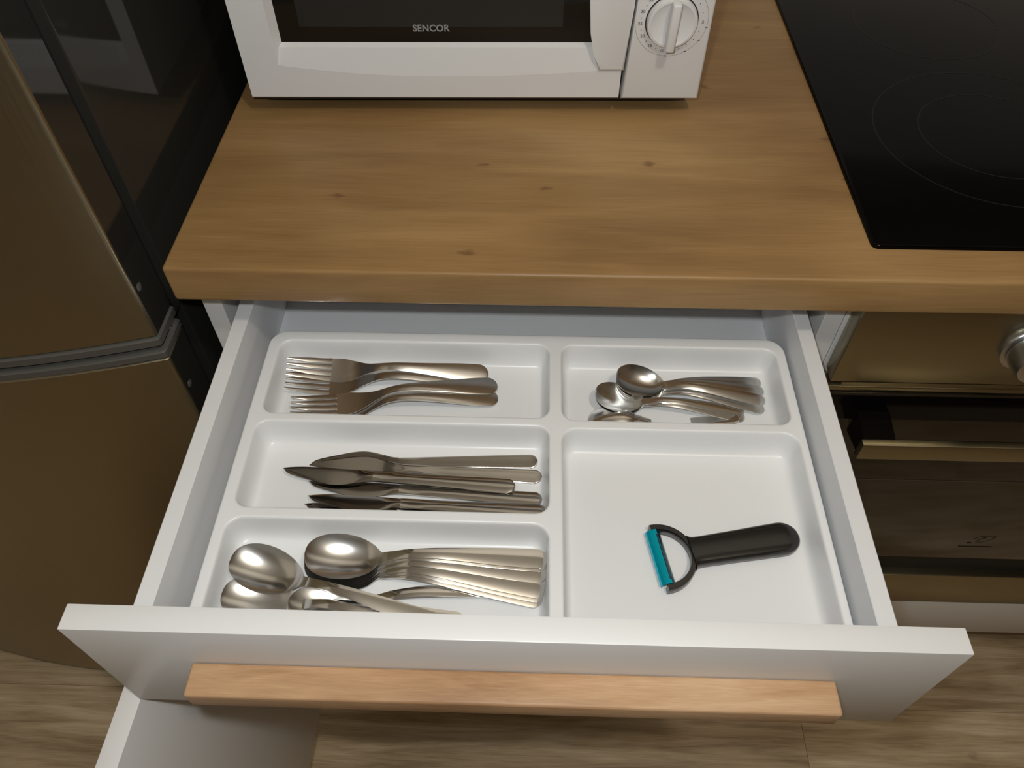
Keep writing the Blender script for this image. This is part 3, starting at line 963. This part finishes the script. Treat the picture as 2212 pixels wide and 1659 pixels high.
teaspoon((0.3936, -0.0620), (0.5108, -0.0745), 0.0044, 0.0004, 'teaspoon nested under the mirror-bright bowl', 10, 'steel_shiny')
teaspoon((0.3870, -0.0795), (0.4960, -0.0775), 0.0100, 0.0080, 'teaspoon turned face down against the compartment divider', 180)

# ------------------------------------------------------------------ peeler
PA = math.radians(11.0)
pe = empty('vegetable_peeler', (0.4183, -0.2212, TF), (0, 0, PA))
tag(pe, 'black Y-shaped vegetable peeler with teal blade in the front right compartment', 'peeler')
hbm = bmesh.new()
rings = []
def pring(x, hw, z0, z1, n=28, ex=3.6):
    pts = []
    zc, hz = (z0 + z1) / 2, (z1 - z0) / 2
    for i in range(n):
        a = 2 * PI * i / n
        c, s = math.cos(a), math.sin(a)
        pts.append((x, hw * math.copysign(abs(c) ** (2 / ex), c), zc + hz * math.copysign(abs(s) ** (2 / ex), s)))
    return pts
for x, hw in ((0.0255, 0.0150), (0.0272, 0.0136), (0.0295, 0.0128), (0.034, 0.0126), (0.06, 0.0131), (0.085, 0.0138), (0.102, 0.0142)):
    rings.append(pring(x, hw, 0.0008, 0.0128))
for k in range(1, 9):
    a = PI / 2 * k / 8
    s = math.cos(a)
    q = max(s, 0.04)
    rings.append(pring(0.102 + 0.0150 * math.sin(a), 0.0142 * max(s, 0.02), 0.0068 - 0.006 * q ** 0.5, 0.0068 + 0.006 * q ** 0.5))
loft(hbm, rings)
obj('handle', hbm, M['black_plastic'], pe, smooth=45)
yb = bmesh.new()
rr = []
RC, TW = 0.0265, 0.0019
for i in range(33):
    a = math.radians(-94 + 188 * i / 32)
    c, s = math.cos(a), math.sin(a)
    tw = TW * (1.0 + 0.25 * abs(math.sin(a)))
    cs = []
    for dr, dz in ((-1, 0.05), (-0.8, 0), (0.8, 0), (1, 0.05), (1, 0.95), (0.8, 1), (-0.8, 1), (-1, 0.95)):
        rad = RC + dr * tw
        cs.append((rad * c, rad * s, 0.0006 + 0.0098 * dz))
    rr.append(cs)
loft(yb, rr)
obj('yoke', yb, M['black_plastic'], pe, smooth=45)
bl = bmesh.new()
def strip(bm, pts, y0, y1, th=0.0006):
    """pts: (x, z) cross section, extruded along y, with thickness"""
    up = [[bm.verts.new((x, y, z)) for y in (y0, y1)] for x, z in pts]
    dn = [[bm.verts.new((x, y, z - th)) for y in (y0, y1)] for x, z in pts]
    n = len(pts)
    for i in range(n - 1):
        bm.faces.new((up[i][0], up[i + 1][0], up[i + 1][1], up[i][1]))
        bm.faces.new((dn[i][0], dn[i][1], dn[i + 1][1], dn[i + 1][0]))
        for e in (0, 1):
            bm.faces.new((up[i][e], up[i + 1][e], dn[i + 1][e], dn[i][e]))
    for i in (0, n - 1):
        bm.faces.new((up[i][0], up[i][1], dn[i][1], dn[i][0]))
BY = 0.0245
strip(bl, [(-0.0062, 0.0046), (-0.0054, 0.0076), (-0.0036, 0.0094), (0.0000, 0.0106), (0.0024, 0.0106)], -BY + 0.0004, BY - 0.0004)
se = bmesh.new()
strip(se, [(0.0025, 0.0105), (0.0042, 0.0086), (0.0060, 0.0052), (0.0068, 0.0024)], -BY + 0.0008, BY - 0.0008)
obj('cutting_edge', se, M['teal_shaded'], pe, smooth=25)  # shaded side of the blade, its shade painted in
sl = bmesh.new()
add_box(sl, 0.0012, 0.0022, -BY + 0.004, BY - 0.005, 0.01056, 0.01068)
obj('slot', sl, M['dark_gap'], pe)
obj('blade', bl, M['teal'], pe, smooth=25)['label'] = 'teal metallic blade'
for s in (-1, 1):
    pb = bmesh.new()
    add_lathe(pb, [(0, 0), (0.0013, 0), (0.0013, 0.004), (0, 0.004)], (0.0, s * (BY - 0.001), 0.0066), (0, s, 0), 12)
    obj('pivot_pin', pb, M['chrome'], pe)
